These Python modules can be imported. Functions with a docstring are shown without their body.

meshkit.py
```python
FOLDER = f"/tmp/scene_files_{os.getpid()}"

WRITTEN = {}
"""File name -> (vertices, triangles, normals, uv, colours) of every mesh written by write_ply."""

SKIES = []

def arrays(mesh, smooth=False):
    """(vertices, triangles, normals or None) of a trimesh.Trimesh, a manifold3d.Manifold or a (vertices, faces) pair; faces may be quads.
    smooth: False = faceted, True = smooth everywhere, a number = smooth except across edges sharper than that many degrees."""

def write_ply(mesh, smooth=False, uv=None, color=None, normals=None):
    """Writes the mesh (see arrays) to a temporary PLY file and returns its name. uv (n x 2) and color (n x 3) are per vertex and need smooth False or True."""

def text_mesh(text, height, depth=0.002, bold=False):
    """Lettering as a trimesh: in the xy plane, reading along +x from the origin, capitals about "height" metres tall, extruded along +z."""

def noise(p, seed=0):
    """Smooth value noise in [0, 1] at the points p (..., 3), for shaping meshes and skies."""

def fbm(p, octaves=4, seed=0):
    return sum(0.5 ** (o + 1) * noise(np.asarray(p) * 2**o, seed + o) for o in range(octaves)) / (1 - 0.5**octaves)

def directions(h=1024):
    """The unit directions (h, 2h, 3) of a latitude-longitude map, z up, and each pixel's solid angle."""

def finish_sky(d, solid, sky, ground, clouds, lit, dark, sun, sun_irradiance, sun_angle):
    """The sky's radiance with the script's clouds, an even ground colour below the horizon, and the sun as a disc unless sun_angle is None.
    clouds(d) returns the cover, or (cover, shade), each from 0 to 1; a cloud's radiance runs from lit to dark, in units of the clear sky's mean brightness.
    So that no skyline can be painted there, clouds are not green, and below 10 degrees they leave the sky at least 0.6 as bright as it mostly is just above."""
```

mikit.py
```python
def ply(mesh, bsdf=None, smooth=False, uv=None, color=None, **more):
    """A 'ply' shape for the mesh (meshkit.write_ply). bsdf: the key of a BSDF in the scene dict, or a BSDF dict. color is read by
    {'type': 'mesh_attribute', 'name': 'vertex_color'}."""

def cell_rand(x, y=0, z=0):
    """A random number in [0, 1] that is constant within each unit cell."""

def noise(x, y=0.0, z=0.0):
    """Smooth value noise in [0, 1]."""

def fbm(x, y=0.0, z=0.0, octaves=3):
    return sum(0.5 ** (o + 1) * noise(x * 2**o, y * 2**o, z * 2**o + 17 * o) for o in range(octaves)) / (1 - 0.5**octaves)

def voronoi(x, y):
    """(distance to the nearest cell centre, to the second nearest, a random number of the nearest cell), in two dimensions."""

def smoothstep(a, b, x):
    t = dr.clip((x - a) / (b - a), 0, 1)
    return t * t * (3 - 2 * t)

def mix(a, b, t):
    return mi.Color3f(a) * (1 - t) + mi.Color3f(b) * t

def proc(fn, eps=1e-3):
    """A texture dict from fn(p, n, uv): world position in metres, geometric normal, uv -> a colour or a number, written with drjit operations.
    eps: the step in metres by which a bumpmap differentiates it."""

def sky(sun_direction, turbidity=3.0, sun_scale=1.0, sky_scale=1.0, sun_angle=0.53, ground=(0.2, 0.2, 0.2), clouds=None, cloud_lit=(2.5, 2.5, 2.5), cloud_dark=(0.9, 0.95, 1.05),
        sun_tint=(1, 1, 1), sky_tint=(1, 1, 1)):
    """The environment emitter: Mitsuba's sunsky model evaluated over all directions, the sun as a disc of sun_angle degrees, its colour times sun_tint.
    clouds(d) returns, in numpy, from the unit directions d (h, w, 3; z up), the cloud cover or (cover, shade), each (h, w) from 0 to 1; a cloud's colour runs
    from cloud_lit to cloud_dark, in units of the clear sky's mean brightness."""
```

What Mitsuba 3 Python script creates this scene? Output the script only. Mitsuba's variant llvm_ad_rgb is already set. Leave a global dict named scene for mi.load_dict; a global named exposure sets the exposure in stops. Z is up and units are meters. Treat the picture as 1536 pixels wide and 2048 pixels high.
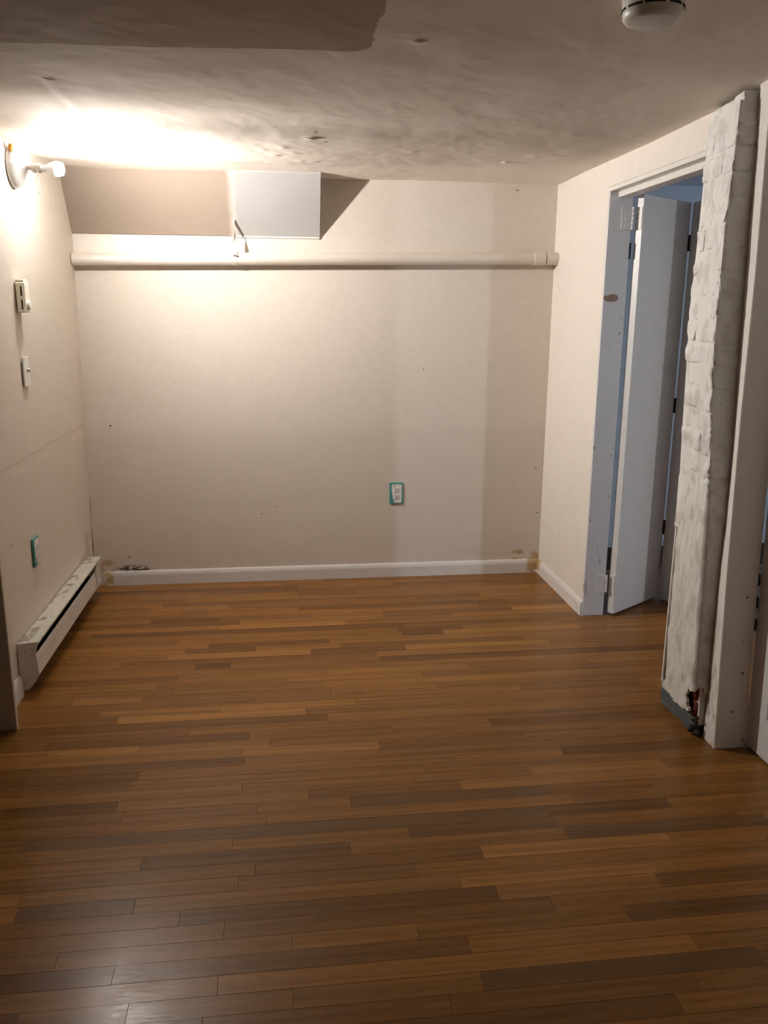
import math, random
import numpy as np, trimesh, drjit as dr, mitsuba as mi
import manifold3d as m3
from shapely.geometry import Polygon
import meshkit, mikit
from mikit import noise, fbm, smoothstep, mix, cell_rand
T = mi.ScalarTransform4f
random.seed(7)
rng = np.random.default_rng(7)

# ---------------------------------------------------------------- camera, light, exposure
CAM = np.array([1.0534, -4.5365, 1.4824]); YAW, PITCH, ROLL, FPX = .1241, .2357, .0068, 1650.0
fw = np.array([math.sin(YAW) * math.cos(PITCH), math.cos(YAW) * math.cos(PITCH), -math.sin(PITCH)])
rt = np.array([math.cos(YAW), -math.sin(YAW), 0.0])
upv = np.cross(rt, fw)
upr = -math.sin(ROLL) * rt + math.cos(ROLL) * upv
exposure = -0.37
LAMP = np.array([1.0, .955, .895])         # colour of the bare LED bulb
L_SIDE, L_FRONT = 600.0, 9300.0           # radiance of its dome: round the side, and at the front over the diodes
scene = {
    'type': 'scene',
    'camera': {'type': 'perspective', 'fov': math.degrees(2 * math.atan(768 / FPX)), 'fov_axis': 'x', 'near_clip': .05,
               'to_world': T().look_at(origin=CAM.tolist(), target=(CAM + fw).tolist(), up=upr.tolist())},
}
labels = {}
H = 2.16          # ceiling height
W = 2.543         # right wall
RW = 2.651        # its far side

# ---------------------------------------------------------------- helpers
def tag(key, label=None, cat=None, group=None, kind=None):
    d = {}
    if label: d['label'] = label
    if cat: d['category'] = cat
    if group: d['group'] = group
    if kind: d['kind'] = kind
    labels[key] = d

def numbered(key):
    if key not in scene and key not in taken: taken.add(key); return key
    i = 1
    while f'{key}_{i:03d}' in scene or f'{key}_{i:03d}' in taken: i += 1
    k = f'{key}_{i:03d}'; taken.add(k)
    return k
taken = set()

def put(key, mesh, mat, smooth=False, **kw):
    key = numbered(key)
    scene[key] = mikit.ply(mesh, mat, smooth=smooth, **kw)
    return key

def struct(key, mesh, mat, label, cat, smooth=False, **kw):
    k = put(key, mesh, mat, smooth, **kw)
    tag(k, label, cat, kind='structure')
    return k

def box(x0, x1, y0, y1, z0, z1, c=0.0):
    s = (x1 - x0, y1 - y0, z1 - z0)
    if c <= 0:
        m = trimesh.creation.box(s)
    else:
        pts = []
        for sx in (-1, 1):
            for sy in (-1, 1):
                for sz in (-1, 1):
                    h = [sx * s[0] / 2, sy * s[1] / 2, sz * s[2] / 2]
                    for a in range(3):
                        q = list(h)
                        for b in range(3):
                            if b != a: q[b] -= math.copysign(c, q[b])
                        pts.append(q)
        m = trimesh.convex.convex_hull(np.array(pts))
    m.apply_translation(((x0 + x1) / 2, (y0 + y1) / 2, (z0 + z1) / 2))
    return m

cat_ = trimesh.util.concatenate

def lathe(profile, axis='z', origin=(0, 0, 0), n=40):
    """profile: (radius, height) pairs, turned about z, x or -y."""
    m = trimesh.creation.revolve(np.array(profile, float), sections=n)
    if axis == 'x': m.apply_transform(np.array([[0, 0, 1, 0], [0, 1, 0, 0], [-1, 0, 0, 0], [0, 0, 0, 1.0]]))
    if axis == '-y': m.apply_transform(np.array([[1, 0, 0, 0], [0, 0, -1, 0], [0, 1, 0, 0], [0, 0, 0, 1.0]]))
    m.apply_translation(origin)
    return m

def prism(poly, a0, a1, plane='xz'):
    """extrude a polygon; plane xz -> along y, yz -> along x, xy -> along z."""
    m = trimesh.creation.extrude_polygon(Polygon(poly), a1 - a0, engine='earcut')
    v = m.vertices.copy()
    if plane == 'xz':
        m.vertices = np.c_[v[:, 0], a0 + v[:, 2], v[:, 1]]; m.invert()
    elif plane == 'yz':
        m.vertices = np.c_[a0 + v[:, 2], v[:, 0], v[:, 1]]
    else:
        m.vertices = np.c_[v[:, 0], v[:, 1], a0 + v[:, 2]]
    return m

def cyl(p0, p1, r, n=20, r1=None):
    p0, p1 = np.array(p0, float), np.array(p1, float)
    L = np.linalg.norm(p1 - p0); r1 = r if r1 is None else r1
    m = trimesh.creation.revolve(np.array([[0, 0], [r, 0], [r1, L], [0, L]]), sections=n)
    m.apply_transform(trimesh.geometry.align_vectors([0, 0, 1], (p1 - p0) / L)); m.apply_translation(p0)
    return m

def ribbon(points, side, width, thick, up):
    """a flat strip along points; side[i] unit vector across, up[i] its normal."""
    P, S, N = map(lambda a: np.array(a, float), (points, side, up))
    v = np.concatenate([P - S * width / 2 - N * thick / 2, P + S * width / 2 - N * thick / 2, P + S * width / 2 + N * thick / 2, P - S * width / 2 + N * thick / 2])
    n = len(P); f = []
    for i in range(n - 1):
        for k in range(4):
            a, b = k * n + i, ((k + 1) % 4) * n + i
            f += [[a, b, b + 1], [a, b + 1, a + 1]]
    f += [[0, 2 * n, n], [0, 3 * n, 2 * n], [n - 1, 2 * n - 1, 3 * n - 1], [n - 1, 3 * n - 1, 4 * n - 1]]
    m = trimesh.Trimesh(v, np.array(f), process=False); trimesh.repair.fix_normals(m)
    return m

# ---------------------------------------------------------------- materials
def R(a, lo, hi, s=.004):
    return smoothstep(lo - s, lo + s, a) * (1 - smoothstep(hi - s, hi + s, a))

def spot(x, y, cx, cy, rx, ry=None):
    ry = rx if ry is None else ry
    return 1 - smoothstep(.55, 1.0, dr.sqrt(dr.square((x - cx) / rx) + dr.square((y - cy) / ry)))

def principled(fn, rough=.6, spec=.35, **kw):
    col = mikit.proc(fn) if callable(fn) else {'type': 'rgb', 'value': list(fn)}
    return {'type': 'twosided', 'b': {'type': 'principled', 'base_color': col, 'roughness': rough, 'specular': spec, **kw}}

BEIGE = (.66, .592, .53)
def wall_tone(p, a, b):
    c = mix(BEIGE, (.625, .565, .49), fbm(a * 1.7, b * 1.3, 3.0))
    return c * (.975 + .05 * noise(a * 60, b * 60, p.y * 3))

def f_back(p, n, uv):
    x, z = p.x, p.z
    c = wall_tone(p, x, z)
    w = .006 * (fbm(x * 9, z * 9) - .5)
    c = mix(c, (.61, .545, .475), .45 * R(z, -1, .86 + .03 * noise(x * 2, 1), .09))               # the lower boards
    c = mix(c, (.585, .515, .45), .28 * R(z, .435, .85, .03))
    c = mix(c, (.73, .69, .635), .9 * R(x, -1, .80 + w, .01) * R(z, 1.70, 3, .02))                         # white band above the pipe
    # mould, dots, stains
    m = fbm(x * 45, z * 130, 2.0)
    mould = smoothstep(.33, .55, m) * spot(x, z, .215, .086, .115, .034) + .8 * smoothstep(.45, .6, m) * spot(x, z, .165, .158, .05, .012)
    c = mix(c, (.03, .028, .025), dr.clip(mould, 0, 1) * .93)
    for cx, cz, r in ((.144, .891, .009), (1.833, 1.186, .006), (2.321, 2.125, .007), (.93, .39, .006), (1.01, .43, .005), (2.50, .62, .007), (2.52, .36, .006)):
        c = mix(c, (.09, .065, .045), .9 * spot(x, z, cx, cz, r, r * .7))
    c = mix(c, (.46, .35, .25), .4 * smoothstep(.5, .7, fbm(x * 30, z * 60, 7.0)) * spot(x, z, .10, .62, .03, .08))
    c = mix(c, (.40, .25, .08), .75 * smoothstep(.35, .6, fbm(x * 25, z * 40, 5.0)) * dr.maximum(spot(x, z, 2.40, .105, .07, .05), spot(x, z, 2.515, .07, .05, .07)))
    c = mix(c, (.40, .25, .08), .7 * smoothstep(.4, .6, fbm(x * 25, z * 40, 4.0)) * spot(x, z, .075, .10, .05, .06))
    c = mix(c, (.55, .47, .40), .4 * smoothstep(.52, .62, fbm(x * 8, z * 60, 6.0)) * spot(x, z, 2.15, .11, .2, .06))
    c = mix(c, (.02, .017, .013), R(x, -1, .006 + .003 * noise(z * 20, 1), .002) * R(z, .18, .50, .05))      # open corner joint
    return mix(c, (.2, .15, .11), .5 * R(x, -1, .004, .002) * R(z, .2, 1.0, .1))

def f_left(p, n, uv):
    y, z = p.y, p.z
    c = wall_tone(p, y, z)
    edge = .90 + .012 * (fbm(y * 6, 2.0) - .5)
    c = mix(c, (.62, .545, .48), .6 * (1 - smoothstep(edge - .01, edge + .01, z)))
    c = mix(c, (.72, .66, .58), .55 * R(z, edge - .045, edge - .032, .004) * smoothstep(.4, .6, noise(y * 9, 4)))
    c = mix(c, (.50, .43, .36), .55 * R(z, edge - .006, edge + .004, .003))
    for cy, cz, r in ((-1.30, .60, .008), (-.62, 1.02, .006), (-.4, .96, .004)):
        c = mix(c, (.20, .15, .11), .8 * spot(y, z, cy, cz, r))
    c = mix(c, (.42, .33, .25), .45 * smoothstep(.45, .65, fbm(y * 20, z * 30, 3.0)) * spot(y, z, -.12, .30, .06, .12))
    return c

def f_right(p, n, uv):
    c = mix((.73, .685, .63), (.70, .652, .592), fbm(p.y * 1.5, p.z * 1.4, 8.0))
    return c * (.98 + .04 * noise(p.y * 60, p.z * 60))

def f_ceiling(p, n, uv):
    x, y = p.x, p.y
    c = mix((.67, .615, .555), (.61, .56, .495), fbm(x * 1.3, y * 1.3, 2.0)) * (.97 + .06 * noise(x * 70, y * 70))
    w = .016 * (fbm(x * 14, y * 14) - .5) + .006 * (noise(x * 90, y * 90) - .5)
    ex = 1.305 + w; ey = -2.058 - .055 * x + w
    # unpainted darker field, its corner rounded
    dx, dy = dr.maximum(x - (ex - .05), 0), dr.maximum(y - (ey - .05), 0)
    inside = 1 - smoothstep(.047, .053, dr.sqrt(dx * dx + dy * dy))
    c = mix(c, (.36, .285, .22), inside)
    c = mix(c, (.62, .575, .55), .8 * R(x, .0, 2.6, .1) * smoothstep(.35, .7, fbm(x * 2.5, y * 5, 11.0)) * R(y, -1.6, -.3, .25) * .5)
    c = mix(c, (.05, .04, .035), .9 * R(x, 1.165, 1.245, .01) * R(y + .012 * (noise(x * 60, 3) - .5), -1.101, -1.092, .003))
    c = mix(c, (.25, .21, .18), .6 * (spot(x, y, 1.205, -1.16, .012, .03) + spot(x, y, 1.25, -1.03, .012, .02)))
    c = mix(c, (.25, .19, .14), .7 * smoothstep(.35, .6, noise(x * 90, y * 90, 2)) * spot(x, y, 1.423, -2.245, .022, .018))
    seam = .355 + .006 * noise(y * 8, 1)
    c = mix(c, (.33, .27, .22), .55 * R(x, seam, seam + .006, .002) * R(y, -1.45, -1.12, .08))
    c = mix(c, (.50, .43, .36), .4 * R(x, seam - .06, seam + .10, .02) * R(y, -1.9, -1.3, .1) * noise(x * 12, y * 6))
    return c

def f_soffit(p, n, uv):
    x = p.x + .012 * (fbm(p.z * 14, p.y * 14, 1.0) - .5)
    white = smoothstep(.815, .84, x)
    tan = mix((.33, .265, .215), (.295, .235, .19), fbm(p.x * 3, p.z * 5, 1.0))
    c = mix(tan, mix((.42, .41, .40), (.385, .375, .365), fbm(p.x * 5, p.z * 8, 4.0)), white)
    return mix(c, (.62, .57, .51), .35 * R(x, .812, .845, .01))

def f_wood(p, n, uv):
    tone, seed = uv.x, uv.y * 91.0
    g = fbm(p.x * 1.3 + seed, p.y * 48 + seed * 3, seed, 4)
    streak = smoothstep(.45, .75, noise(p.x * 2.6 + seed * 5, p.y * 95 + seed, 7.0))
    fine = noise(p.x * 7 + seed, p.y * 420, seed)
    pores = smoothstep(.62, .8, noise(p.x * 26 + seed, p.y * 900, 3.0))
    warp = noise(p.x * 2.2 + seed, p.y * 14 + seed, 5.0)
    rings = .5 + .5 * dr.sin((p.y * 210 + 9 * warp + seed * 7))
    c = mix((.060, .022, .0055), (.335, .150, .039), dr.clip(tone, 0, 1))
    c = c * (.66 + .56 * g + .14 * rings * warp + .10 * fine) * (1 - .20 * pores) * (1 - .16 * streak)
    grey = smoothstep(1.0, 1.2, uv.y)
    return mix(c, (.085, .050, .026), .45 * grey)

def f_wood_rough(p, n, uv):
    return .20 + .14 * fbm(p.x * 5, p.y * 5, 1.0) + .05 * noise(p.x * 60, p.y * 200)

def f_whitepaint(p, n, uv):
    c = mix((.70, .685, .655), (.65, .63, .60), fbm(p.x * 9, p.y * 9, p.z * 9))
    return mix(c, (.42, .38, .33), .35 * smoothstep(.66, .8, fbm(p.x * 40, p.y * 40, p.z * 40)))

def f_baseboard(p, n, uv):
    c = mix((.72, .70, .675), (.64, .615, .58), fbm(p.x * 8, p.y * 8, p.z * 20))
    st = fbm(p.x * 22, p.z * 30, 3.0)
    c = mix(c, (.42, .27, .09), .85 * smoothstep(.3, .5, st) * dr.maximum(R(p.x, -1, .105, .012), R(p.x, 2.47, 2.6, .02)) * R(p.y, -.06, .1, .02))
    return mix(c, (.34, .29, .23), .4 * smoothstep(.68, .8, fbm(p.x * 50, p.y * 50, p.z * 50)))

def f_jamb(p, n, uv):
    c = mix((.66, .65, .65), (.61, .60, .60), fbm(p.x * 12, p.y * 3, p.z * 4))
    x, z = p.x, p.z
    chip = spot(x + .02 * (noise(z * 60, x * 60) - .5), z + .012 * (noise(x * 40, 2) - .5), 2.585, 1.562, .042, .02)
    c = mix(c, (.23, .12, .06), smoothstep(.15, .3, chip) * R(p.y, -.80, -.70))
    for cx, cz, r in ((2.635, 1.47, .006), (2.633, 1.40, .009), (2.632, 1.36, .006), (2.636, .82, .008), (2.637, .62, .007), (2.548, .86, .01), (2.55, .50, .008)):
        c = mix(c, (.12, .08, .06), .8 * spot(x, z, cx, cz, r * .5, r))
    return mix(c, (.30, .26, .24), .5 * smoothstep(.6, .72, fbm(x * 60, z * 14, 2.0)) * R(z, .05, .35, .05))

def f_leaf(p, n, uv):
    c = mix((.68, .675, .67), (.64, .635, .63), fbm(p.x * 6, p.y * 6, p.z * 2))
    d = smoothstep(.90, .95, noise(p.x * 45, p.y * 45, p.z * 45))
    return mix(c, (.30, .26, .22), .25 * d)

def f_chimney(p, n, uv):
    c = mix((.715, .715, .69), (.63, .625, .60), fbm(p.x * 12, p.y * 12, p.z * 12))
    low = 1 - smoothstep(.3, 1.1, p.z)
    grime = smoothstep(.50, .70, fbm(p.x * 25 + 3, p.y * 25, p.z * 16))
    c = mix(c, (.40, .375, .34), grime * (.42 + .30 * low))
    c = mix(c, (.52, .49, .44), .5 * low)
    return mix(c, (.07, .055, .045), .9 * smoothstep(.84, .88, fbm(p.x * 70, p.y * 70, p.z * 70)))

def f_plasteredge(p, n, uv):
    c = mix((.72, .68, .645), (.67, .63, .59), fbm(p.x * 9, p.y * 9, p.z * 5))
    c = mix(c, (.70, .67, .62), .6 * R(p.z, .9, 1.55, .05))
    low = (1 - smoothstep(.05, .7, p.z)) * smoothstep(-2.068, -2.066, p.y)
    for cx, cz, r in ((2.612, .285, .007), (2.59, .14, .006), (2.64, .03, .006), (2.598, .56, .006), (2.60, .40, .004)):
        c = mix(c, (.07, .05, .03), .85 * spot(p.x, p.z, cx, cz, r))
    return mix(c, (.30, .26, .20), low * (.10 + .6 * smoothstep(.48, .66, fbm(p.x * 40, p.y * 40, p.z * 18))))

def f_sidejamb(p, n, uv):
    c = mix((.60, .535, .45), (.55, .488, .405), fbm(p.x * 7, p.y * 7, p.z * 3))
    for cx, cz, r in ((2.612, .285, .007), (2.59, .14, .006), (2.64, .03, .006), (2.598, .56, .006), (2.60, .40, .004)):
        c = mix(c, (.07, .05, .03), .85 * spot(p.x, p.z, cx, cz, r))
    return c

def f_redbrick(p, n, uv):
    return mix((.16, .035, .02), (.07, .016, .012), fbm(p.x * 50, p.y * 50, p.z * 50))

def f_concrete(p, n, uv):
    c = mix((.13, .14, .14), (.055, .06, .063), fbm(p.x * 22, p.y * 30, p.z * 30))
    return c * (.8 + .4 * noise(p.x * 160, p.y * 160, p.z * 160))

def f_heater(p, n, uv):
    c = mix((.60, .595, .54), (.53, .525, .475), fbm(p.x * 20, p.y * 8, p.z * 20))
    dirt = smoothstep(.50, .66, fbm(p.x * 35, p.y * 22, 4.0)) * smoothstep(.205, .213, p.z) * (1 - smoothstep(.035, .06, p.x))
    c = mix(c, (.20, .175, .125), .75 * dirt)
    return mix(c, (.22, .18, .13), .5 * smoothstep(.70, .8, fbm(p.x * 60, p.y * 60, p.z * 60)))

def f_pipe(p, n, uv):
    c = mix((.655, .595, .52), (.61, .55, .475), fbm(p.x * 4, p.y * 10, p.z * 10))
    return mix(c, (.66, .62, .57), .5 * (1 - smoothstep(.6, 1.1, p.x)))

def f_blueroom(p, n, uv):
    return mix((.58, .66, .76), (.55, .63, .73), fbm(p.x * 2, p.y * 2, p.z * 2))  # white walls; the blue of the daylight is put into their colour

def bump(b, fn, scale, eps=.002):
    return {'type': 'twosided', 'b': {'type': 'bumpmap', 'tex': mikit.proc(fn, eps), 'scale': scale, 'nested': b['b']}}

M = scene
M['mat_back'] = principled(f_back, .55)
M['mat_left'] = principled(f_left, .8, .1)
M['mat_right'] = principled(f_right, .55)
M['mat_ceiling'] = principled(f_ceiling, .9, .05)
M['mat_soffit'] = principled(f_soffit, .5)
M['mat_wood'] = {'type': 'twosided', 'b': {'type': 'principled', 'base_color': mikit.proc(f_wood), 'roughness': mikit.proc(f_wood_rough), 'specular': .17}}
M['mat_paint'] = principled(f_whitepaint, .4, .45)
M['mat_baseboard'] = principled(f_baseboard, .4, .45)
M['mat_jamb'] = principled(f_jamb, .42, .4)
M['mat_leaf'] = principled(f_leaf, .38, .45)
M['mat_chimney'] = principled(f_chimney, .6)
M['mat_plasteredge'] = principled(f_plasteredge, .6)
M['mat_sidejamb'] = principled(f_sidejamb, .5)
M['mat_redbrick'] = principled(f_redbrick, .8, .2)
M['mat_concrete'] = principled(f_concrete, .8, .2)
M['mat_heater'] = principled(f_heater, .4, .45)
M['mat_pipe'] = principled(f_pipe, .35, .45)
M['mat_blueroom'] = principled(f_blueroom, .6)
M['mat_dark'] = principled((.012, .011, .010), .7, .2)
M['mat_grime_gap'] = principled((.035, .032, .028), .9, .1)  # near-black: grime on small parts, and the painted-in dark of gaps
M['mat_fin'] = principled((.05, .048, .045), .5, .5, metallic=.6)
M['mat_plastic'] = principled((.72, .71, .68), .3, .5)
M['mat_cream'] = principled((.76, .735, .63), .35, .5)
M['mat_teal'] = principled(lambda p, n, uv: mix((.035, .20, .19), (.10, .33, .31), fbm(p.x * 60, p.y * 60, p.z * 60)), .45, .4)
M['mat_porcelain'] = principled((.74, .73, .70), .15, .5)
M['mat_socket'] = principled((.45, .42, .38), .35, .5)
M['mat_rust'] = principled((.50, .24, .03), .6, .3)
M['mat_metal'] = principled((.50, .49, .47), .35, .5, metallic=.7)
M['mat_detector'] = principled((.58, .55, .50), .4, .4)
M['mat_dark_wall'] = principled((.12, .08, .05), .6, .3)  # unseen room walls, made dark to keep bounced light down
M['mat_subfloor'] = principled((.05, .025, .012), .7, .2)

# ---------------------------------------------------------------- setting: floor of oak strips
PITCHW = .057
tones = {'d': .30, 'b': .88, 'm': .60, 'g': .42}
known = [(.39,.72,10,'d'),(1.12,2.22,8,'d'),(.73,1.34,12,'b'),(.14,1.62,13,'d'),(.53,1.16,18,'b'),(.34,.66,19,'d'),(.66,.81,20,'d'),
 (.22,.48,25,'b'),(.42,1.12,28,'b'),(.21,.91,31,'d'),(.23,.53,32,'b'),(.89,1.37,33,'b'),(.04,.56,35,'d'),(1.24,1.87,39,'g'),
 (.30,1.84,41,'g'),(.64,1.22,43,'d'),(.16,.35,45,'b'),(.36,.65,46,'g'),(.77,1.59,47,'d'),(.30,.64,50,'d'),(1.50,2.05,46,'b'),
 (1.86,2.49,43,'g'),(1.40,1.84,42,'d'),(2.22,2.58,10,'b'),(1.80,2.48,15,'b'),(1.60,1.80,15,'d'),(1.59,2.27,18,'b'),(1.48,2.16,52,'g'),
 (.69,1.05,52,'m'),(.46,.69,52,'m'),(1.59,2.15,44,'b'),(1.30,2.05,9,'m'),(.55,1.3,15,'m'),(.10,.60,17,'m'),(.70,1.25,16,'d'),(1.05,1.62,23,'m'),
 (.60,1.20,22,'m'),(1.35,2.0,26,'m'),(1.2,1.9,29,'m'),(.25,.9,37,'m'),(.95,1.5,36,'m'),(.5,1.05,49,'m'),(1.1,1.9,54,'d'),(1.9,2.5,49,'d'),(2.0,2.6,35,'d'),(1.8,2.4,31,'d')]

def plank_mesh(x0, x1, r, dz):
    y1, y0 = -r * PITCHW - .00015, -(r + 1) * PITCHW + .00015
    x0, x1 = x0 + .00025, x1 - .00025
    c = .0003
    v = []
    for z, i in ((-.012, 0), (dz - c, 0), (dz, c)):
        v += [(x0 + i, y0 + i, z), (x1 - i, y0 + i, z), (x1 - i, y1 - i, z), (x0 + i, y1 - i, z)]
    f = [(8, 9, 10), (8, 10, 11)]
    for a in (0, 4):
        for k in range(4):
            q, w = a + k, a + (k + 1) % 4
            f += [(q, w, w + 4), (q, w + 4, q + 4)]
    return np.array(v, float), np.array(f)

def row_segments(r, xa, xb):
    fixed = sorted([(max(a, xa), min(b, xb), t) for a, b, q, t in known if q == r])
    out, x = [], xa
    def fill(a, b):
        while a < b - 1e-6:
            L = random.choice([random.uniform(.3, .6), random.uniform(.5, 1.15), random.uniform(.7, 1.3)])
            if b - a - L < .22: L = b - a
            out.append((a, a + L, float(np.clip(rng.normal(.56, .13), .25, .92)), random.random() * .95)); a += L
    for a, b, t in fixed:
        if a > x: fill(x, a)
        out.append((a, b, tones[t] + rng.normal(0, .03), 1.3 if t == 'g' else random.random() * .95)); x = b
    fill(x, xb)
    return out

struct('floor', box(-1.45, 5.4, -9.75, .6, -.10, -.012), 'mat_subfloor', 'strip oak floor with a glossy brown finish under the whole room', 'floor')
field_v, field_f, field_uv, nv = [], [], [], 0
def to_field(v, f, tone, seed):
    global nv
    field_v.append(v); field_f.append(f + nv); field_uv.append(np.tile([tone, seed], (len(v), 1))); nv += len(v)
for r in range(0, 170):
    xa, xb = (0.0, W) if r < 12 else (0.0, 3.15) if r < 30 else (.0, 2.66) if r < 50 else (.3, 2.66)
    if r < 56:
        for a, b, tone, seed in row_segments(r, xa, xb):
            v, f = plank_mesh(a, b, r, rng.uniform(-.0002, .0002))
            put('floor__plank', (v, f), 'mat_wood', uv=np.tile([tone, seed], (len(v), 1)))
        rest = [(xb, 5.2)] + ([(-1.4, xa)] if r > 25 else [])
    else:
        rest = [(-1.4, 5.2)]
    for a0, b0 in rest:
        for a, b, tone, seed in row_segments(r + 1000, a0, b0):
            to_field(*plank_mesh(a, b, r, 0.0), tone, seed)
k = put('floor__plank_field', (np.vstack(field_v), np.vstack(field_f)), 'mat_wood', uv=np.vstack(field_uv))
labels[k] = {'kind': 'stuff'}

# ---------------------------------------------------------------- ceiling: old sagging plaster
bumps = [  # x, y, rx, ry, depth (down is positive)
    (1.08, -.92, .02, .03, .002), (1.13, -.80, .025, .02, .0025), (1.0, -.86, .015, .02, .0015), (1.19, -1.09, .02, .02, .004), (1.05, -.74, .02, .02, .003),
    (2.083, -.64, .010, .016, .008), (1.62, -.86, .03, .02, .002), (1.72, -.84, .05, .02, .0015), (2.17, -.80, .02, .02, .003), (2.22, -.82, .05, .02, .0015),
    (2.05, -1.30, .12, .05, .0015), (2.22, -1.22, .10, .06, .002), (1.75, -1.25, .12, .08, .001), (1.40, -1.1, .10, .10, .001), (.13, -.92, .03, .03, .006),
    (.10, -.86, .02, .05, .005), (1.16, -.62, .02, .015, .003), (1.22, -.61, .02, .015, .003), (.25, -1.6, .2, .15, .004), (1.42, -2.24, .02, .02, .003)]
gx, gy = np.arange(-1.5, 2.75, .02), np.arange(-9.8, .16, .025)
def refine(a, lo, hi, s):
    return np.unique(np.concatenate([a[(a < lo) | (a > hi)], np.arange(lo, hi, s)]).round(4))
gx = refine(gx, 0, 2.6, .011); gy = refine(gy, -2.4, 0, .011)
GX, GY = np.meshgrid(gx, gy, indexing='ij')
P3 = np.stack([GX, GY, 0 * GX], -1)
Z = H + .010 * (meshkit.fbm(P3 * 1.6, 3, 1) - .5) + .003 * (meshkit.fbm(P3 * 7, 3, 5) - .5) + .0010 * (meshkit.fbm(P3 * 28, 2, 9) - .5)
Z = Z - np.interp(GX, [-1, 0, .3, 1.2, 2.3, 3], [.0, .03, .03, .020, .006, .0]) * (1 / (1 + np.exp(-(GY + 1.16) / .05))) / (1 + np.exp((GY + .46) / .05))
for bx_, by_, rx, ry, d in bumps:
    Z -= d * np.exp(-((GX - bx_) / rx) ** 2 - ((GY - by_) / ry) ** 2)
seamx = .355
Z += .003 * np.exp(-((GX - seamx) / .012) ** 2) * ((GY > -1.75) & (GY < -1.1))
Z -= .002 * np.exp(-((GX - seamx - .03) / .02) ** 2) * ((GY > -1.75) & (GY < -1.1))
nx, ny = GX.shape
idx = np.arange(nx * ny).reshape(nx, ny)
a_, b_, c_, d_ = idx[:-1, :-1].ravel(), idx[1:, :-1].ravel(), idx[1:, 1:].ravel(), idx[:-1, 1:].ravel()
cf = np.concatenate([np.c_[a_, c_, b_], np.c_[a_, d_, c_]])
cm = trimesh.Trimesh(np.c_[GX.ravel(), GY.ravel(), Z.ravel()], cf, process=False)
struct('ceiling', cm, 'mat_ceiling', 'low uneven plaster ceiling with an unpainted dark patch and cracks', 'ceiling', smooth=True)
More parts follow.
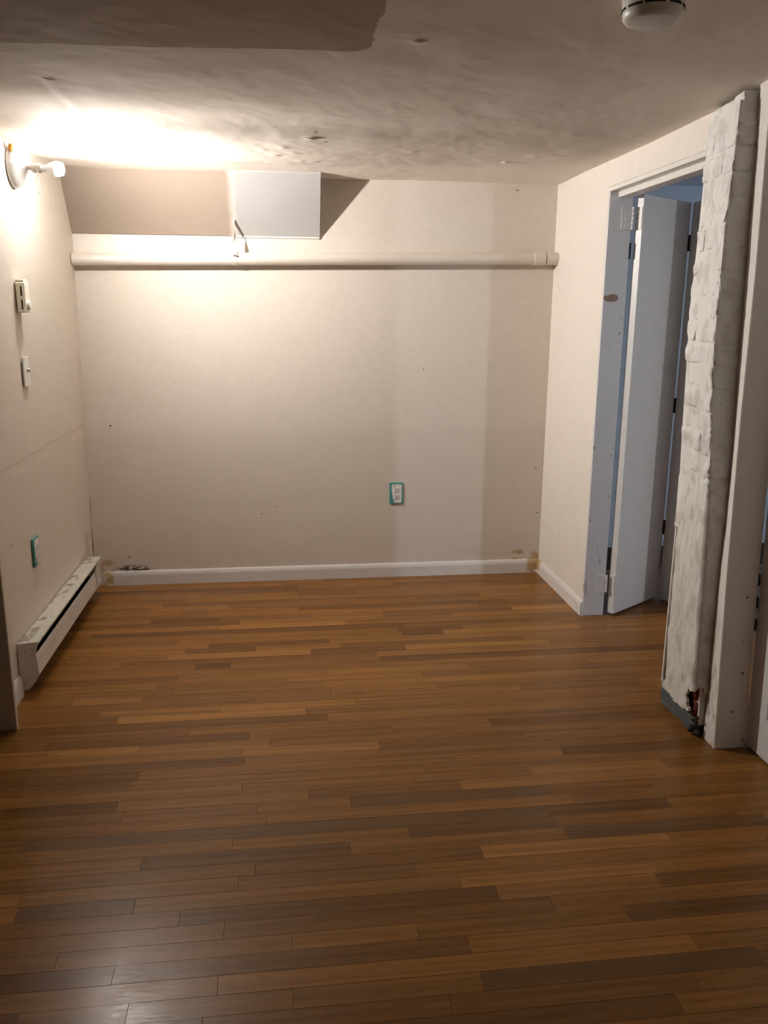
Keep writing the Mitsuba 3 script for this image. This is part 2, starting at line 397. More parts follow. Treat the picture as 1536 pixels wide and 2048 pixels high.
struct('roof', box(-1.6, 5.4, -9.9, .7, 2.32, 2.42), 'mat_blueroom', 'slab above the low plaster ceiling', 'roof')
def zc(x, y):
    i, j = np.searchsorted(gx, x), np.searchsorted(gy, y)
    return float(Z[min(i, nx - 1), min(j, ny - 1)])

# ---------------------------------------------------------------- walls
struct('wall_back', box(-.15, W + .05, 0, .12, -.05, 2.33), 'mat_back', 'scuffed beige back wall with a white painted band above the pipe and mould above the baseboard', 'wall')
lw = trimesh.Trimesh(*[np.array(a) for a in ([(0, 0.02, -.05), (0, -1.645, -.05), (.008, -1.645, 2.33), (.031, .02, 2.33), (-.15, .02, -.05), (-.15, -1.645, -.05), (-.15, -1.645, 2.33), (-.15, .02, 2.33)],
     [(0, 3, 2), (0, 2, 1), (4, 5, 6), (4, 6, 7), (0, 4, 7), (0, 7, 3), (1, 2, 6), (1, 6, 5), (3, 7, 6), (3, 6, 2), (0, 1, 5), (0, 5, 4)])])
trimesh.repair.fix_normals(lw)
struct('wall_left', lw, 'mat_left', 'beige left wall lit by the bare bulb fixed to it', 'wall')
def lx(y, z):   # the leaning face of the left wall
    return (z + .05) / 2.38 * (.008 + .023 * (y + 1.645) / 1.665)
wr = cat_([box(W, RW, -.725, .6, -.05, 2.33), box(W, RW, -1.70, -.725, 2.045, 2.33)])
struct('wall_right', wr, 'mat_right', 'cream right wall around the door opening beside the brick chimney', 'wall')
struct('wall_near', cat_([box(W + .04, RW, -2.80, -2.069, 2.06, 2.33), box(W, RW, -9.75, -2.87, -.05, 2.33)]), 'mat_right', 'right wall past the panelled door', 'wall')
struct('wall_return', cat_([box(-1.45, -.02, -1.643, -1.52, -.05, 2.33)]), 'mat_left', 'short wall beyond the trim board at the left edge', 'wall')
struct('wall_front', box(-1.45, RW, -9.85, -9.70, -.05, 2.33), 'mat_dark_wall', 'unseen brown end wall, set far back and dark to cut bounce light', 'wall')
struct('wall_side', box(-1.55, -1.40, -9.8, -1.5, -.05, 2.33), 'mat_dark_wall', 'brown wall of the wider part of the room', 'wall')

# soffit panel slanting from the back wall up to the ceiling
sof = prism([(0.0, 1.870), (-.010, 1.868), (-.190, 2.150), (-.190, 2.2), (0.02, 2.2), (0.02, 1.87)], .012, 1.270, 'yz')
put('wall_back__soffit', sof, 'mat_soffit')
lip = prism([(0.0, 1.860), (-.012, 1.861), (-.013, 1.869), (0.0, 1.869)], .82, 1.268, 'yz')
put('wall_back__soffit__lip', lip, 'mat_paint')

# baseboards
def bb_profile(h, t):
    return [(0, 0), (t, 0), (t, h * .72), (t * .8, h * .86), (t * .5, h * .97), (t * .25, h), (0, h)]
bbv = prism([(-y, z) for y, z in bb_profile(.080, .014)][::-1], .055, W - .001, 'yz')
struct('baseboard_back', bbv, 'mat_baseboard', 'white baseboard along the foot of the back wall with yellow stained ends', 'baseboard')
struct('baseboard_right', prism([(W - x, z) for x, z in bb_profile(.078, .013)], -.742, -.0145, 'xz'), 'mat_baseboard', 'white baseboard along the cream wall between corner and door jamb', 'baseboard')
struct('baseboard_left', prism([(x + .0005, z) for x, z in bb_profile(.088, .014)], -1.640, -1.372, 'xz'), 'mat_baseboard', 'short white baseboard between heater and trim board', 'baseboard')
struct('trim_1', box(-1.4, .074, -1.663, -1.6435, 0, 2.155, .002), 'mat_sidejamb', 'plain board ending the left wall at the left edge', 'trim')

# ---------------------------------------------------------------- room behind the doors, daylit through its window
struct('wall_far', cat_([box(RW - .02, 5.3, .50, .62, -.05, 2.33)]), 'mat_blueroom', 'daylit white wall seen above the folding door, daylight blue put into its colour', 'wall')
wfar = cat_([box(5.15, 5.3, -5.4, .6, -.05, 2.33), box(RW, 4.58, -5.4, -5.25, -.05, 2.33), box(4.76, 5.2, -5.4, -5.25, -.05, 2.33), box(4.55, 4.8, -5.4, -5.25, -.05, .28), box(4.55, 4.8, -5.4, -5.25, 2.12, 2.33)])
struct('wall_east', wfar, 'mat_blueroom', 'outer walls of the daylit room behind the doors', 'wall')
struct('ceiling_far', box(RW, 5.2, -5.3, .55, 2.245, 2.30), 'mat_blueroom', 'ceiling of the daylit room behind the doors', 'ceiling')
win = cat_([box(4.575, 4.60, -5.31, -5.235, .27, 2.13), box(4.74, 4.765, -5.31, -5.235, .27, 2.13), box(4.60, 4.74, -5.31, -5.235, .27, .31), box(4.60, 4.74, -5.31, -5.235, 2.09, 2.13)])
struct('window_1', win, 'mat_paint', 'narrow daylit window of the room behind the doors', 'window')
k = put('window_1__pane', box(4.60, 4.74, -5.282, -5.278, .31, 2.09), 'mat_paint')
scene[k]['emitter'] = {'type': 'area', 'radiance': {'type': 'rgb', 'value': [60., 64., 68.]}}

# ---------------------------------------------------------------- door 1: opening with a folded door
J = -.745
struct('door_1', box(W - .001, RW + .001, J, J + .0195, 0, 2.025, .002), 'mat_jamb', 'grey painted folding door standing open beside the chimney', 'door')
put('door_1__head', box(W - .001, RW, -1.69, J + .0195, 2.025, 2.0445, .002), 'mat_paint')
put('door_1__stop', box(2.582, 2.640, -1.69, J - .0005, 2.000, 2.0248, .002), 'mat_paint')
put('door_1__jamb', box(2.512, RW, -1.7000, -1.6885, .085, .80, .002), 'mat_plasteredge')
A = np.array([2.695, -.769]); d1 = np.array([.822, .569]); n1 = np.array([-.569, .822])
def slab(a, d, n, L, t, z0, z1, c=.002):
    m = box(0, L, 0, t, z0, z1, c)
    Q = np.eye(4); Q[:2, 0] = d; Q[:2, 1] = n; Q[:2, 3] = a
    m.apply_transform(Q); return m
put('door_1__leaf', slab(A, d1, n1, .42, .038, .012, 2.014), 'mat_leaf')
B = A + d1 * .427 + np.array([0, -.001])
d2 = np.array([.06, -.998]); d2 /= np.linalg.norm(d2); n2 = np.array([-d2[1], d2[0]])
put('door_1__leaf', slab(B + d2 * .006, d2, n2, .47, .036, .012, 2.014), 'mat_leaf')
def hinge(z0, z1):
    h = put('door_1__hinge', box(2.602, 2.648, J - .003, J - .0003, z0, z1, .0008), 'mat_paint')
    for i in range(5):
        q = z0 + (z1 - z0) * i / 5
        put(h + '__knuckle', cyl((2.6545, J - .006, q + .001), (2.6545, J - .006, q + (z1 - z0) / 5 - .001), .0055, 12), 'mat_paint')
    e = A + n1 * .004 - d1 * .0028
    put(h + '__plate', slab(e, d1, n1, .0024, .03, z0, z1, .0005), 'mat_paint')
    for zz in (z0 + .015, (z0 + z1) / 2, z1 - .015):
        put(h + '__screw', cyl((2.62, J - .003, zz), (2.62, J - .0045, zz), .004, 10), 'mat_metal')
hinge(1.862, 1.962); hinge(.125, .215)
put('door_1__dark_gap', box(2.6515, 2.6575, J - .004, J + .012, 1.735, 1.805, .001), 'mat_dark')  # dark box standing in for the black gap below the hinge
for z0 in (1.79, 1.0, .36):      # hinges of the fold
    e = B + d2 * .002
    put('door_1__fold_hinge', cyl((e[0] - .004, e[1] - .003, z0), (e[0] - .004, e[1] - .003, z0 + .075), .006, 10), 'mat_dark')

# ---------------------------------------------------------------- door 2 and its jamb
def lean(z):
    return np.interp(z, [0, .64, 1.15, 1.6, 1.96, 2.16], [0, -.022, -.033, -.036, -.045, -.048])
def ledge(z):      # ragged far edge of the plaster strip
    return np.interp(z, [0, .15, .43, .65, .8, 1.05, 1.38, 1.78, 1.98, 2.16], [2.541, 2.546, 2.541, 2.539, 2.542, 2.54, 2.529, 2.517, 2.513, 2.504])
zz = np.arange(0, H + .03, .006)
rag = .006 * (meshkit.fbm(np.c_[zz * 9, 0 * zz, 0 * zz + 3], 3, 4) - .5) * 2 + .004 * (meshkit.noise(np.c_[zz * 45, 0 * zz, 0 * zz], 8) - .5)
prof = [(RW, -2.069, 1), (2.5405, -2.069, 1), (2.538, -2.0665, 1), (2.538, -1.99, 0), (2.56, -1.972, 0), (RW, -1.972, 1)]
sv, sf = [], []
for i, z in enumerate(zz):
    for j, (x, y, k) in enumerate(prof):
        if k: sv.append((x + lean(z), y, z))
        elif j == 3: sv.append((ledge(z) + .4 * rag[i], -1.982 + rag[i], z))
        else: sv.append((ledge(z) + .012, -1.970, z))
m_ = len(prof)
for i in range(len(zz) - 1):
    for j in range(m_):
        a, b = i * m_ + j, i * m_ + (j + 1) % m_
        sf += [(a, b, b + m_), (a, b + m_, a + m_)]
for j in range(1, m_ - 1):
    sf += [(0, j, j + 1), ((len(zz) - 1) * m_, (len(zz) - 1) * m_ + j + 1, (len(zz) - 1) * m_ + j)]
strip = trimesh.Trimesh(np.array(sv), np.array(sf), process=False); trimesh.repair.fix_normals(strip)
put('wall_near__door_post', strip, 'mat_plasteredge')
door2 = []
stile = [(-2.85, -2.74), (-2.17, -2.062)]
def lean_mesh(m):
    v = np.array(m.vertices); v[:, 0] += lean(v[:, 2]) * .9; m.vertices = v; return m
def shell2():
    ms = [box(2.668, 2.695, -2.84, -2.07, .01, 2.02)]
    for a, b in stile: ms.append(box(2.660, 2.70, a, b, .008, 2.022, .002))
    for a, b in ((.008, .155), (.86, 1.0), (1.90, 2.022)): ms.append(box(2.660, 2.70, -2.745, -2.165, a, b, .002))
    return cat_(ms)
struct('door_2', lean_mesh(shell2().subdivide().subdivide()), 'mat_leaf', 'white panelled door closed behind the plaster post right of the chimney', 'door')
for a, b in ((.155, .86), (1.0, 1.90)):
    pm = trimesh.convex.convex_hull(np.array([(2.668, y, z) for y in (-2.735, -2.175) for z in (a + .012, b - .012)] + [(2.661, y, z) for y in (-2.70, -2.21) for z in (a + .05, b - .05)]))
    put('door_2__panel', lean_mesh(pm), 'mat_leaf')
for z0 in (.60, .52, .44):
    put('door_2__hinge', cyl((2.6555 + lean(z0), -2.0645, z0), (2.6555 + lean(z0 + .05), -2.0645, z0 + .04), .005, 10), 'mat_dark')

# ---------------------------------------------------------------- brick chimney
CH = 'brick_chimney'
tag(CH, 'white painted brick chimney stack with crumbling plaster foot beside the folding door', 'chimney')
def x_near(z): return np.interp(z, [0, .24, .43, .70, 1.05, 1.17, 1.38, 1.77, 1.93, 2.1, 2.2], [2.505, 2.494, 2.488, 2.481, 2.466, 2.456, 2.443, 2.440, 2.447, 2.450, 2.452])
def x_far(z): return np.interp(z, [0, .42, .81, 1.06, 1.33, 1.5, 1.8, 2.2], [2.526, 2.519, 2.512, 2.502, 2.495, 2.489, 2.496, 2.499])
YF, YN = -1.692, -1.972
def face_x(y, z):
    t = np.clip((y - YF) / (YN - YF), -.1, 1.1)
    return x_far(z) * (1 - t) + x_near(z) * t
put(CH + '__core', box(2.548, RW, YN + .012, YF - .012, -.01, 2.19), 'mat_grime_gap')  # painted near-black so open gaps at the chimney top look shaded
mz, my = np.meshgrid(np.arange(0.04, 2.14, .02), np.linspace(YF - .001, YN + .002, 12), indexing='ij')
front = np.stack([face_x(my, mz) + .0015, my, mz], -1).reshape(-1, 3); back = front + [.10, 0, 0]
mi_ = np.arange(mz.size).reshape(mz.shape)
qa, qb, qc, qd = mi_[:-1, :-1].ravel(), mi_[1:, :-1].ravel(), mi_[1:, 1:].ravel(), mi_[:-1, 1:].ravel()
F = np.concatenate([np.c_[qa, qb, qc], np.c_[qa, qc, qd]])
rim = np.concatenate([mi_[0, :], mi_[1:, -1], mi_[-1, -2::-1], mi_[-2:0:-1, 0]]); rim2 = np.roll(rim, -1); nn_ = mz.size
mort = trimesh.Trimesh(np.vstack([front, back]), np.vstack([F, F[:, ::-1] + nn_, np.c_[rim, rim2, rim2 + nn_], np.c_[rim, rim2 + nn_, rim + nn_]]), process=False)
trimesh.repair.fix_normals(mort)
mv = np.array(mort.vertices); low_ = mv[:, 2] < .22; mv[low_, 0] += .022; mv[(mv[:, 2] > .22) & (mv[:, 2] < .84), 0] += .008; mort.vertices = mv
put(CH + '__mortar', mort, 'mat_chimney', smooth=30)
def brick_mesh(y0, y1, z0, z1, seed, amp=1.0, inset=0.0, near=False):
    """y0 > y1; depth goes into the stack"""
    b = m3.Manifold.cube((.12, y0 - y1, z1 - z0)).refine_to_length(.011)
    mm = b.to_mesh(); v = np.array(mm.vert_properties[:, :3], float); f = np.array(mm.tri_verts)
    v[:, 1] += y1; v[:, 2] += z0
    # round the arrises
    c = np.array([.06, (y0 + y1) / 2, (z0 + z1) / 2]); h = np.array([.06, (y0 - y1) / 2, (z1 - z0) / 2])
    r = .007
    q = np.clip(v - [0, 0, 0], c - h + r, c + h - r); dlt = v - q; L = np.linalg.norm(dlt, axis=1, keepdims=True)
    v = np.where(L > 1e-9, q + dlt / np.maximum(L, 1e-9) * r, v)
    w = np.stack([meshkit.fbm(v * 16 + seed * 3.1 + k * 40, 3, 3) - .5 for k in range(3)], -1) * .019 * amp
    w += np.stack([meshkit.fbm(v * 55 + seed * 1.7 + k * 31, 2, 6) - .5 for k in range(3)], -1) * .006 * amp
    w[:, 2] *= .5
    v = v + w
    v[:, 0] += face_x(v[:, 1], v[:, 2]) + inset
    return trimesh.Trimesh(v, f, process=False)
COURSE = .0745
ncourse = 28
for i in range(ncourse):
    z0 = .055 + i * COURSE; z1 = z0 + COURSE - (.003 if i < ncourse - 1 else -.007)
    sp = YF - (.185 if i % 2 else .095) + rng.uniform(-.01, .01)
    if z1 < .86 and not .05 < z0 < .2: continue            # behind the plaster coat
    red = z1 < .86
    mat = 'mat_redbrick' if red else 'mat_chimney'
    jig = rng.uniform(-.002, .003, 2) + (.012 if i == ncourse - 1 else 0)
    ins = .016 if red else 0.0
    put(CH + '__brick', brick_mesh(YF + (rng.uniform(-.004, .014) if 1.0 < z0 < 1.62 else rng.uniform(-.002, .004)), sp + .0015, z0, z1, i * 2, 1.0, ins + jig[0]), mat, smooth=40)
    end = YN + (.014 if red else rng.uniform(-.002, .002))
    put(CH + '__brick', brick_mesh(sp - .0015, end, z0, z1, i * 2 + 1, 1.0, ins + jig[1], True), mat, smooth=40)
# plaster coat on the lower half: round the corner, with a hole knocked in it and a ragged foot
S_L, S_C = abs(YN - YF), .072
ss = np.arange(0, S_L + S_C + .001, .0045); zs = np.arange(.0, 1.0, .006)
SS, ZZ = np.meshgrid(ss, zs, indexing='ij')
def wrap(S, Zv, off):
    rr = .012
    y = YF - S; xf = face_x(np.maximum(y, YN), Zv)
    onleft = S < S_L - rr; oncam = S > S_L + rr
    th = np.clip((S - (S_L - rr)) / (2 * rr), 0, 1) * np.pi / 2
    cx, cy = x_near(Zv) + rr, YN + rr
    X = np.where(onleft, xf - off, np.where(oncam, x_near(Zv) + (S - S_L), cx - (rr + off) * np.cos(th)))
    Y = np.where(onleft, y, np.where(oncam, YN - off, cy - (rr + off) * np.sin(th)))
    return np.stack([X, Y, Zv], -1)
n1_ = meshkit.fbm(np.stack([SS * 14, ZZ * 10, 0 * SS], -1), 3, 12) - .5
n2_ = meshkit.fbm(np.stack([SS * 60, ZZ * 45, 0 * SS + 4], -1), 3, 15) - .5
topz = .93 + .10 * (meshkit.fbm(np.c_[ss * 16, 0 * ss, 0 * ss], 3, 2) - .5)
thick = .006 + .012 * n1_ + .004 * n2_
thick = np.where(ZZ > topz[:, None] - .10, thick * np.clip((topz[:, None] - ZZ) / .10, -1, 1), thick)
outer, inner = wrap(SS, ZZ, thick), wrap(SS, ZZ, -.004 + 0 * SS)
foot = np.interp(ss, [0, .03, .10, .18, .24, .28, .33], [.015, .05, .055, .06, .075, .10, .145]) + .02 * (meshkit.fbm(np.c_[ss * 40, 0 * ss, 0 * ss], 3, 7) - .5)
hole = (((SS - .290) / .058) ** 2 + ((ZZ - .130) / .044) ** 2 + .9 * (meshkit.fbm(np.stack([SS * 45, ZZ * 45, 0 * SS], -1), 2, 21) - .5)) < 1
hole |= (((SS - .302) / .010) ** 2 + ((ZZ - .178) / .012) ** 2) < 1
keepv = ~((SS < .030 + .006 * n1_ + .01 * np.clip((ZZ - .5) / .2, -1, 0)) & (ZZ > .10) & (ZZ < .72)) & (ZZ > foot[:, None]) & ~hole & (ZZ < topz[:, None])
na, nb = SS.shape; I = np.arange(na * nb).reshape(na, nb)
keepf = keepv[:-1, :-1] & keepv[1:, :-1] & keepv[1:, 1:] & keepv[:-1, 1:]
qa, qb, qc, qd = I[:-1, :-1][keepf], I[1:, :-1][keepf], I[1:, 1:][keepf], I[:-1, 1:][keepf]
F1 = np.concatenate([np.c_[qa, qb, qc], np.c_[qa, qc, qd]])
N_ = na * nb
edges = np.sort(np.concatenate([F1[:, [0, 1]], F1[:, [1, 2]], F1[:, [2, 0]]]), axis=1)
de = np.concatenate([F1[:, [0, 1]], F1[:, [1, 2]], F1[:, [2, 0]]])
u_, inv, cnt = np.unique(edges, axis=0, return_inverse=True, return_counts=True)
bd = de[cnt[inv.ravel()] == 1]
F3 = np.concatenate([np.c_[bd[:, 0], bd[:, 0] + N_, bd[:, 1]], np.c_[bd[:, 1], bd[:, 0] + N_, bd[:, 1] + N_]])
plaster = trimesh.Trimesh(np.vstack([outer.reshape(-1, 3), inner.reshape(-1, 3)]), np.vstack([F1, F1[:, ::-1] + N_, F3]), process=False)
plaster.remove_unreferenced_vertices()
trimesh.repair.fix_normals(plaster)
k = put(CH + '__plaster', plaster, 'mat_chimney', smooth=35)
labels[k] = {'label': 'lumpy white plaster coat with a hole knocked in its foot'}
def rough(m, amp, seed, L=.012):
    mm = m3.Manifold(m3.Mesh(np.asarray(m.vertices, np.float32), np.asarray(m.faces, np.uint32))).refine_to_length(L).to_mesh()
    v = np.array(mm.vert_properties[:, :3], float)
    v += np.stack([meshkit.fbm(v * 40 + 17 * k_ + seed, 3, 3) - .5 for k_ in range(3)], -1) * amp
    v[:, 2] = np.maximum(v[:, 2], -.004)
    return trimesh.Trimesh(v, np.array(mm.tri_verts), process=False)
k = put(CH + '__footing', rough(box(2.514, 2.63, -1.962, -1.695, 0, .062), .012, 3), 'mat_concrete', smooth=40)
labels[k] = {'label': 'bare grey mortar at the foot of the chimney'}
for (x, y, z, s) in ((2.507, -1.955, .022, .026), (2.512, -1.972, .045, .022), (2.520, -1.978, .018, .024), (2.507, -1.962, .058, .014), (2.517, -1.976, .072, .016)):
    b = trimesh.creation.icosphere(2, s * .55); b.apply_scale((.7, 1, .85)); b.apply_translation((x, y, z))
    v = np.array(b.vertices); v += (meshkit.fbm(v * 60, 2, 4)[:, None] - .5) * .012; v[:, 2] = np.maximum(v[:, 2], .0005); b.vertices = v
    put(CH + '__rubble', b, 'mat_grime_gap', smooth=40)

# ---------------------------------------------------------------- drain pipe along the back wall
tag('drain_pipe', 'cream painted drain pipe running across the back wall under the soffit', 'pipe')
PL, PR, PR_ = np.array([.0, -.052, 1.739]), np.array([2.541, -.052, 1.777]), .031
def on_pipe(x): return PL + (PR - PL) * (x - PL[0]) / (PR[0] - PL[0])
put('drain_pipe', cyl(on_pipe(.028), on_pipe(2.425), PR_, 40), 'mat_pipe', smooth=40)
ax = (PR - PL) / np.linalg.norm(PR - PL)
def ring(x0, x1, r, ch=.002):
    p0, p1 = on_pipe(x0), on_pipe(x1); L = np.linalg.norm(p1 - p0)
    m = trimesh.creation.revolve(np.array([[0, 0], [r - ch, 0], [r, ch], [r, L - ch], [r - ch, L], [0, L]]), sections=40)
    m.apply_transform(trimesh.geometry.align_vectors([0, 0, 1], ax)); m.apply_translation(p0); return m
k = put('drain_pipe__coupling', ring(2.410, 2.474, .0345), 'mat_pipe', smooth=40)
k = put('drain_pipe__stub', ring(2.476, 2.5428, .0325), 'mat_pipe', smooth=40)
put('drain_pipe__joint', ring(2.4735, 2.4775, .0312, .0005), 'mat_grime_gap', smooth=40)
# perforated hanger strap, twisted, from soffit to pipe
tag('pipe_hanger', 'thin perforated metal strap hanging from the soffit and holding the drain pipe', 'strap')
hx = .834; pc = on_pipe(hx)
pts, side, nrm = [], [], []
top = np.array([hx + .003, -.0505, 1.952])
end = pc + np.array([0, -.0315, 0.0])
for t in np.linspace(0, 1, 26):
    z = top[2] + (pc[2] + .020 - top[2]) * t
    y = top[1] + (end[1] + .004 - top[1]) * min(1, t * 1.1)
    a = math.radians(88) * (1 - min(1, max(0, (t - .35) / .4)))
    pts.append((top[0] + (hx - top[0]) * t, y, z)); side.append((math.cos(a), math.sin(a), 0)); nrm.append((math.sin(a), -math.cos(a), 0))
for ph in np.linspace(25, -95, 14):
    c, s = math.cos(math.radians(ph)), math.sin(math.radians(ph))
    pts.append((hx, pc[1] - .0322 * c, pc[2] + .0322 * s)); side.append((1, 0, 0)); nrm.append((0, -c, s))
put('pipe_hanger', ribbon(pts, side, .019, .0016, nrm), 'mat_pipe')
for dx, dz in ((0, .014), (.013, .012)):
    put('pipe_hanger__bolt', cyl((hx + dx, pc[1] - .030, pc[2] + dz), (hx + dx, pc[1] - .036, pc[2] + dz), .004, 10), 'mat_grime_gap')
put('pipe_hanger__nail', cyl((top[0], -.048, 1.946), (top[0], -.060, 1.942), .006, 10), 'mat_paint')

# ---------------------------------------------------------------- wall lamp with bare bulb
LY, LZ = -.890, 2.037; LX0 = lx(LY, LZ) + .0005
tag('wall_lamp', 'porcelain wall lamp with a bare glowing bulb and pull chain', 'lamp')
can = lathe([(0, 0), (.078, 0), (.079, .006), (.077, .014), (.070, .026), (.056, .036), (.034, .044), (.026, .050), (.014, .056), (0, .057)], 'x', (LX0, LY, LZ))
put('wall_lamp__canopy', can, 'mat_porcelain', smooth=35)
put('wall_lamp__stem', cyl((LX0 + .05, LY, LZ), (LX0 + .078, LY, LZ - .001), .0085, 20), 'mat_socket', smooth=40)
put('wall_lamp__socket', lathe([(0, 0), (.013, 0), (.017, .004), (.0185, .012), (.0185, .036), (.0165, .038), (0, .038)], 'x', (LX0 + .074, LY, LZ - .001), 28), 'mat_socket', smooth=35)
BX = LX0 + .111
base = lathe([(0, 0), (.013, 0), (.0135, .012), (.017, .024), (.0245, .040), (.0280, .050), (.0270, .051), (0, .051)], 'x', (BX, LY, LZ - .002), 28)
put('wall_lamp__bulb', base, 'mat_porcelain', smooth=35)
for prof_, L_ in (([(.0278, .0505), (.0290, .058), (.0290, .064), (.0275, .074), (.0245, .0815)], L_SIDE), ([(.0245, .0815), (.0200, .0848), (.0110, .0878), (0, .0888)], L_FRONT)):
    k = put('wall_lamp__bulb__glowing_dome', lathe(prof_, 'x', (BX, LY, LZ - .002), 24), 'mat_porcelain', smooth=True)
    scene[k]['emitter'] = {'type': 'area', 'radiance': {'type': 'rgb', 'value': (LAMP * L_).tolist()}}
ch = [cyl((LX0 + .100, LY - .017, LZ - .012), (LX0 + .103, LY - .019, LZ - .088), .0022, 10), lathe([(0, 0), (.004, .001), (.0045, .006), (.002, .014), (0, .014)], 'z', (LX0 + .103, LY - .019, LZ - .100), 14)]
put('wall_lamp__pull_chain', cat_(ch), 'mat_porcelain')
nut = cyl((LX0 + .016, LY - .060, LZ + .052), (LX0 + .020, LY - .064, LZ + .075), .009, 12, .006)
put('wall_lamp__wire_nut', nut, 'mat_rust')

# ---------------------------------------------------------------- thermostat, switch, outlets on the left wall and back wall
def left_shift(m, y, z):
    m.apply_translation((lx(y, z) + .0004, 0, 0)); return m
tag('thermostat', 'cream wall thermostat with vent slots and a dial above the light switch', 'thermostat')
ty0, ty1, tz0, tz1 = -.985, -.915, 1.478, 1.596
body = box(0, .034, ty0, ty1, tz0, tz1, .004)
put('thermostat', left_shift(body, -.95, 1.6), 'mat_cream')
put('thermostat__cap', left_shift(box(0, .030, ty0 + .004, ty1 - .004, tz1, tz1 + .012, .003), -.95, 1.6), 'mat_cream')
for a, b in ((.012, .050), (.064, .102)):
    put('thermostat__vent', left_shift(box(.018, .024, ty0 - .0006, ty0 + .002, tz0 + a, tz0 + b), -.95, 1.6), 'mat_dark')
put('thermostat__dial', left_shift(lathe([(0, 0), (.018, 0), (.018, .008), (.014, .011), (0, .011)], 'x', (.034, -.955, tz0 + .028), 28), -.95, 1.6), 'mat_plastic', smooth=35)

tag('light_switch', 'white toggle light switch on the left wall under the thermostat', 'light switch')
pl = box(0, .006, -.982, -.908, 1.182, 1.303, .002)
put('light_switch', left_shift(pl, -.945, 1.24), 'mat_plastic')
tg = box(.004, .022, -.950, -.940, 1.240, 1.254, .002)
put('light_switch__toggle', left_shift(tg, -.945, 1.24), 'mat_plastic')
put('light_switch__slot', left_shift(box(.0055, .0068, -.953, -.937, 1.226, 1.258), -.945, 1.24), 'mat_plastic')

def outlet(key, label, place_, sx=1, offs=(0, 0)):
    """built in a u (across), w (out), z frame; place_ maps it to the wall"""
    tag(key, label, 'electrical outlet', 'teal edged outlets')
    def p(name, m, mat, smooth=False):
        v = np.array(m.vertices); m.vertices = place_(v)
        trimesh.repair.fix_normals(m)
        put(key + name, m, mat, smooth)
    p('', box(-.0385, .0385, 0, .009, -.062, .062, .003), 'mat_teal')
    inner = [(-.010, -.055), (.022, -.055), (.029, -.050), (.031, .0), (.030, .045), (.026, .052), (-.026, .052), (-.028, .03), (-.024, -.01), (-.018, -.035)]
    q = trimesh.creation.extrude_polygon(Polygon(inner), .003, engine='earcut')
    v = np.array(q.vertices); q.vertices = np.c_[v[:, 0], .0070 + v[:, 2], v[:, 1]]
    p('__plate', q, 'mat_plastic')
    p('__crack', box(-.0085, -.007, .0095, .0104, -.050, .048), 'mat_grime_gap')
    for s in (-1, 1):
        c = lathe([(0, 0), (.0165, 0), (.0165, .0025), (.0155, .0032), (0, .0032)], 'z', (0, 0, 0), 28)
        v = np.array(c.vertices); c.vertices = np.c_[v[:, 0] + .002, .0095 + v[:, 2], v[:, 1] * .85 + s * .0195]
        p('__socket', c, 'mat_plastic', 35)
        for a, b, h in ((-.0065, .0036, .010), (.0065, .0036, .009)):
            p('__slot', box(.002 + a - b / 2, .002 + a + b / 2, .0120, .0130, s * .0195 - h / 2 + .004, s * .0195 + h / 2 + .004), 'mat_dark')
        p('__slot', box(.002 - .0032, .002 + .0032, .0120, .0130, s * .0195 - .0095, s * .0195 - .004), 'mat_dark')
outlet('electrical_outlet', 'teal edged white outlet on the bare back wall', lambda v: np.c_[1.688 + v[:, 0], -.0004 - v[:, 1], .494 + v[:, 2]])
oy, oz = -1.030, .497
key2 = 'electrical_outlet_001'
outlet(key2, 'teal edged white outlet on the left wall above the heater', lambda v: np.c_[lx(oy, oz) + .0006 + v[:, 1], oy + v[:, 0], oz + v[:, 2]])

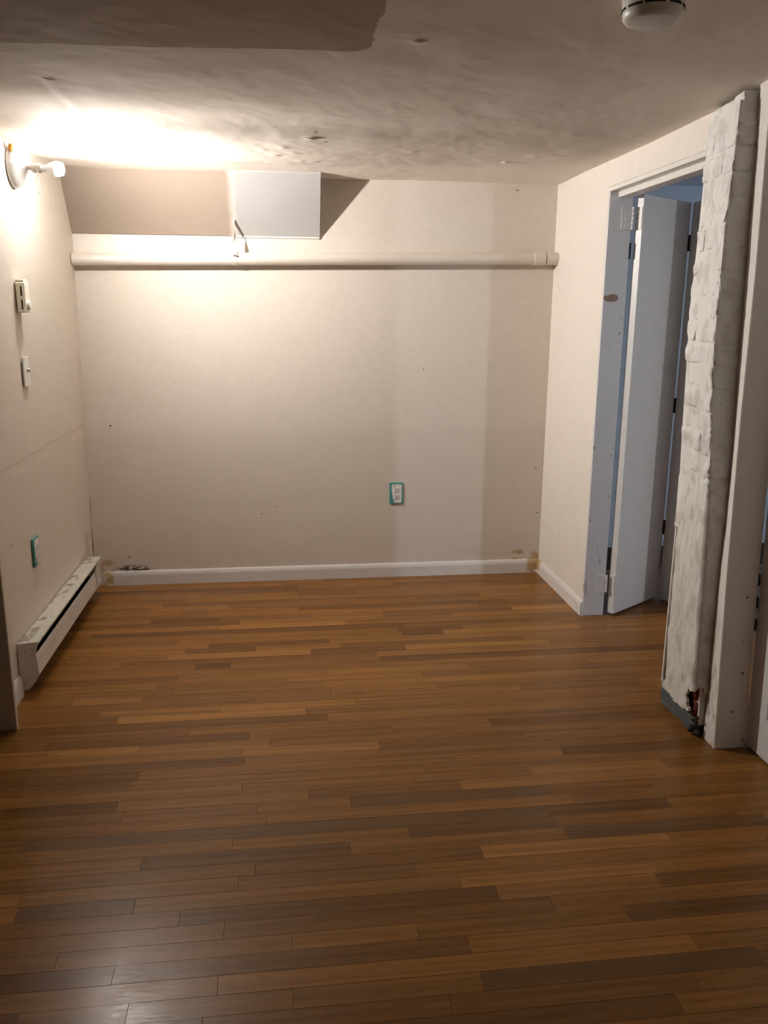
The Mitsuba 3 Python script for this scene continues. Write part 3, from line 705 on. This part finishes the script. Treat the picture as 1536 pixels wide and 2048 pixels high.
# ---------------------------------------------------------------- baseboard heater
HT = 'baseboard_heater'
tag(HT, 'long cream metal baseboard heater along the left wall floor', 'heater')
HY0, HY1, HW = -1.365, -.19, .0045
put(HT + '__back_plate', box(HW, HW + .002, HY0 + .003, HY1 - .003, .02, .212), 'mat_heater')
top = prism([(HW, .2125), (.082, .2195), (.0835, .2165), (.081, .208), (.0795, .2085), (.0805, .2165), (HW, .2105)], HY0 + .002, HY1, 'xz')
k = put(HT + '__top_cover', top, 'mat_heater')
fp = prism([(.0665, .166), (.0685, .167), (.0735, .150), (.0765, .085), (.0745, .078), (.071, .079), (.0745, .086), (.0715, .149)], HY0 + .004, HY1 - .10, 'xz')
put(HT + '__front_panel', fp, 'mat_paint')
capp = [(HW, .216), (.0815, .222), (.084, .218), (.071, .170), (.0785, .084), (.060, .052), (.036, .024), (.012, .015), (HW, .016)]
put(HT + '__end_cap', prism(capp, HY0 - .003, HY0 + .001, 'xz'), 'mat_heater')
put(HT + '__end_cap', prism([(x + .001 * (x > .02), z + .001) for x, z in capp], HY1 - .095, HY1 + .003, 'xz'), 'mat_heater')
put(HT + '__heating_pipe', cyl((.036, HY0 + .002, .115), (.036, HY1 - .096, .115), .011, 16), 'mat_metal', smooth=40)
fins = cat_([box(.010, .062, y, y + .0012, .085, .148) for y in np.arange(HY0 + .05, HY1 - .11, .010)])
k = put(HT + '__fin', fins, 'mat_fin'); labels[k] = {'kind': 'stuff'}
put(HT + '__dark_backing', box(HW + .002, .008, HY0 + .005, HY1 - .1, .03, .21), 'mat_dark')  # near-black sheet; puts the shade inside the heater slot into colour

# ---------------------------------------------------------------- smoke detector
sx, sy = 1.882, -2.605; sz = zc(sx, sy) - .0005
tag('smoke_detector', 'round white smoke detector on the ceiling above the chimney', 'smoke detector')
det = lathe([(0, -.054), (.050, -.054), (.059, -.051), (.0640, -.045), (.0655, -.036), (.0658, -.026), (.0660, -.024), (.0672, -.012), (.0665, -.004), (.069, -.003), (.069, .006), (0, .006)], 'z', (sx, sy, sz), 56)
put('smoke_detector', det, 'mat_detector', smooth=35)
for a0, a1 in ((196, 226), (232, 268), (278, 306), (314, 344), (150, 186), (0, 30), (40, 70), (80, 110)):
    a = np.radians(np.linspace(a0, a1, 9))
    P = np.c_[sx + .0659 * np.cos(a), sy + .0659 * np.sin(a), np.full(9, sz - .030)]
    Nn = np.c_[np.cos(a), np.sin(a), 0 * a]
    put('smoke_detector__vent', ribbon(P, np.tile([0, 0, 1.0], (9, 1)), .0045, .0026, Nn), 'mat_dark')
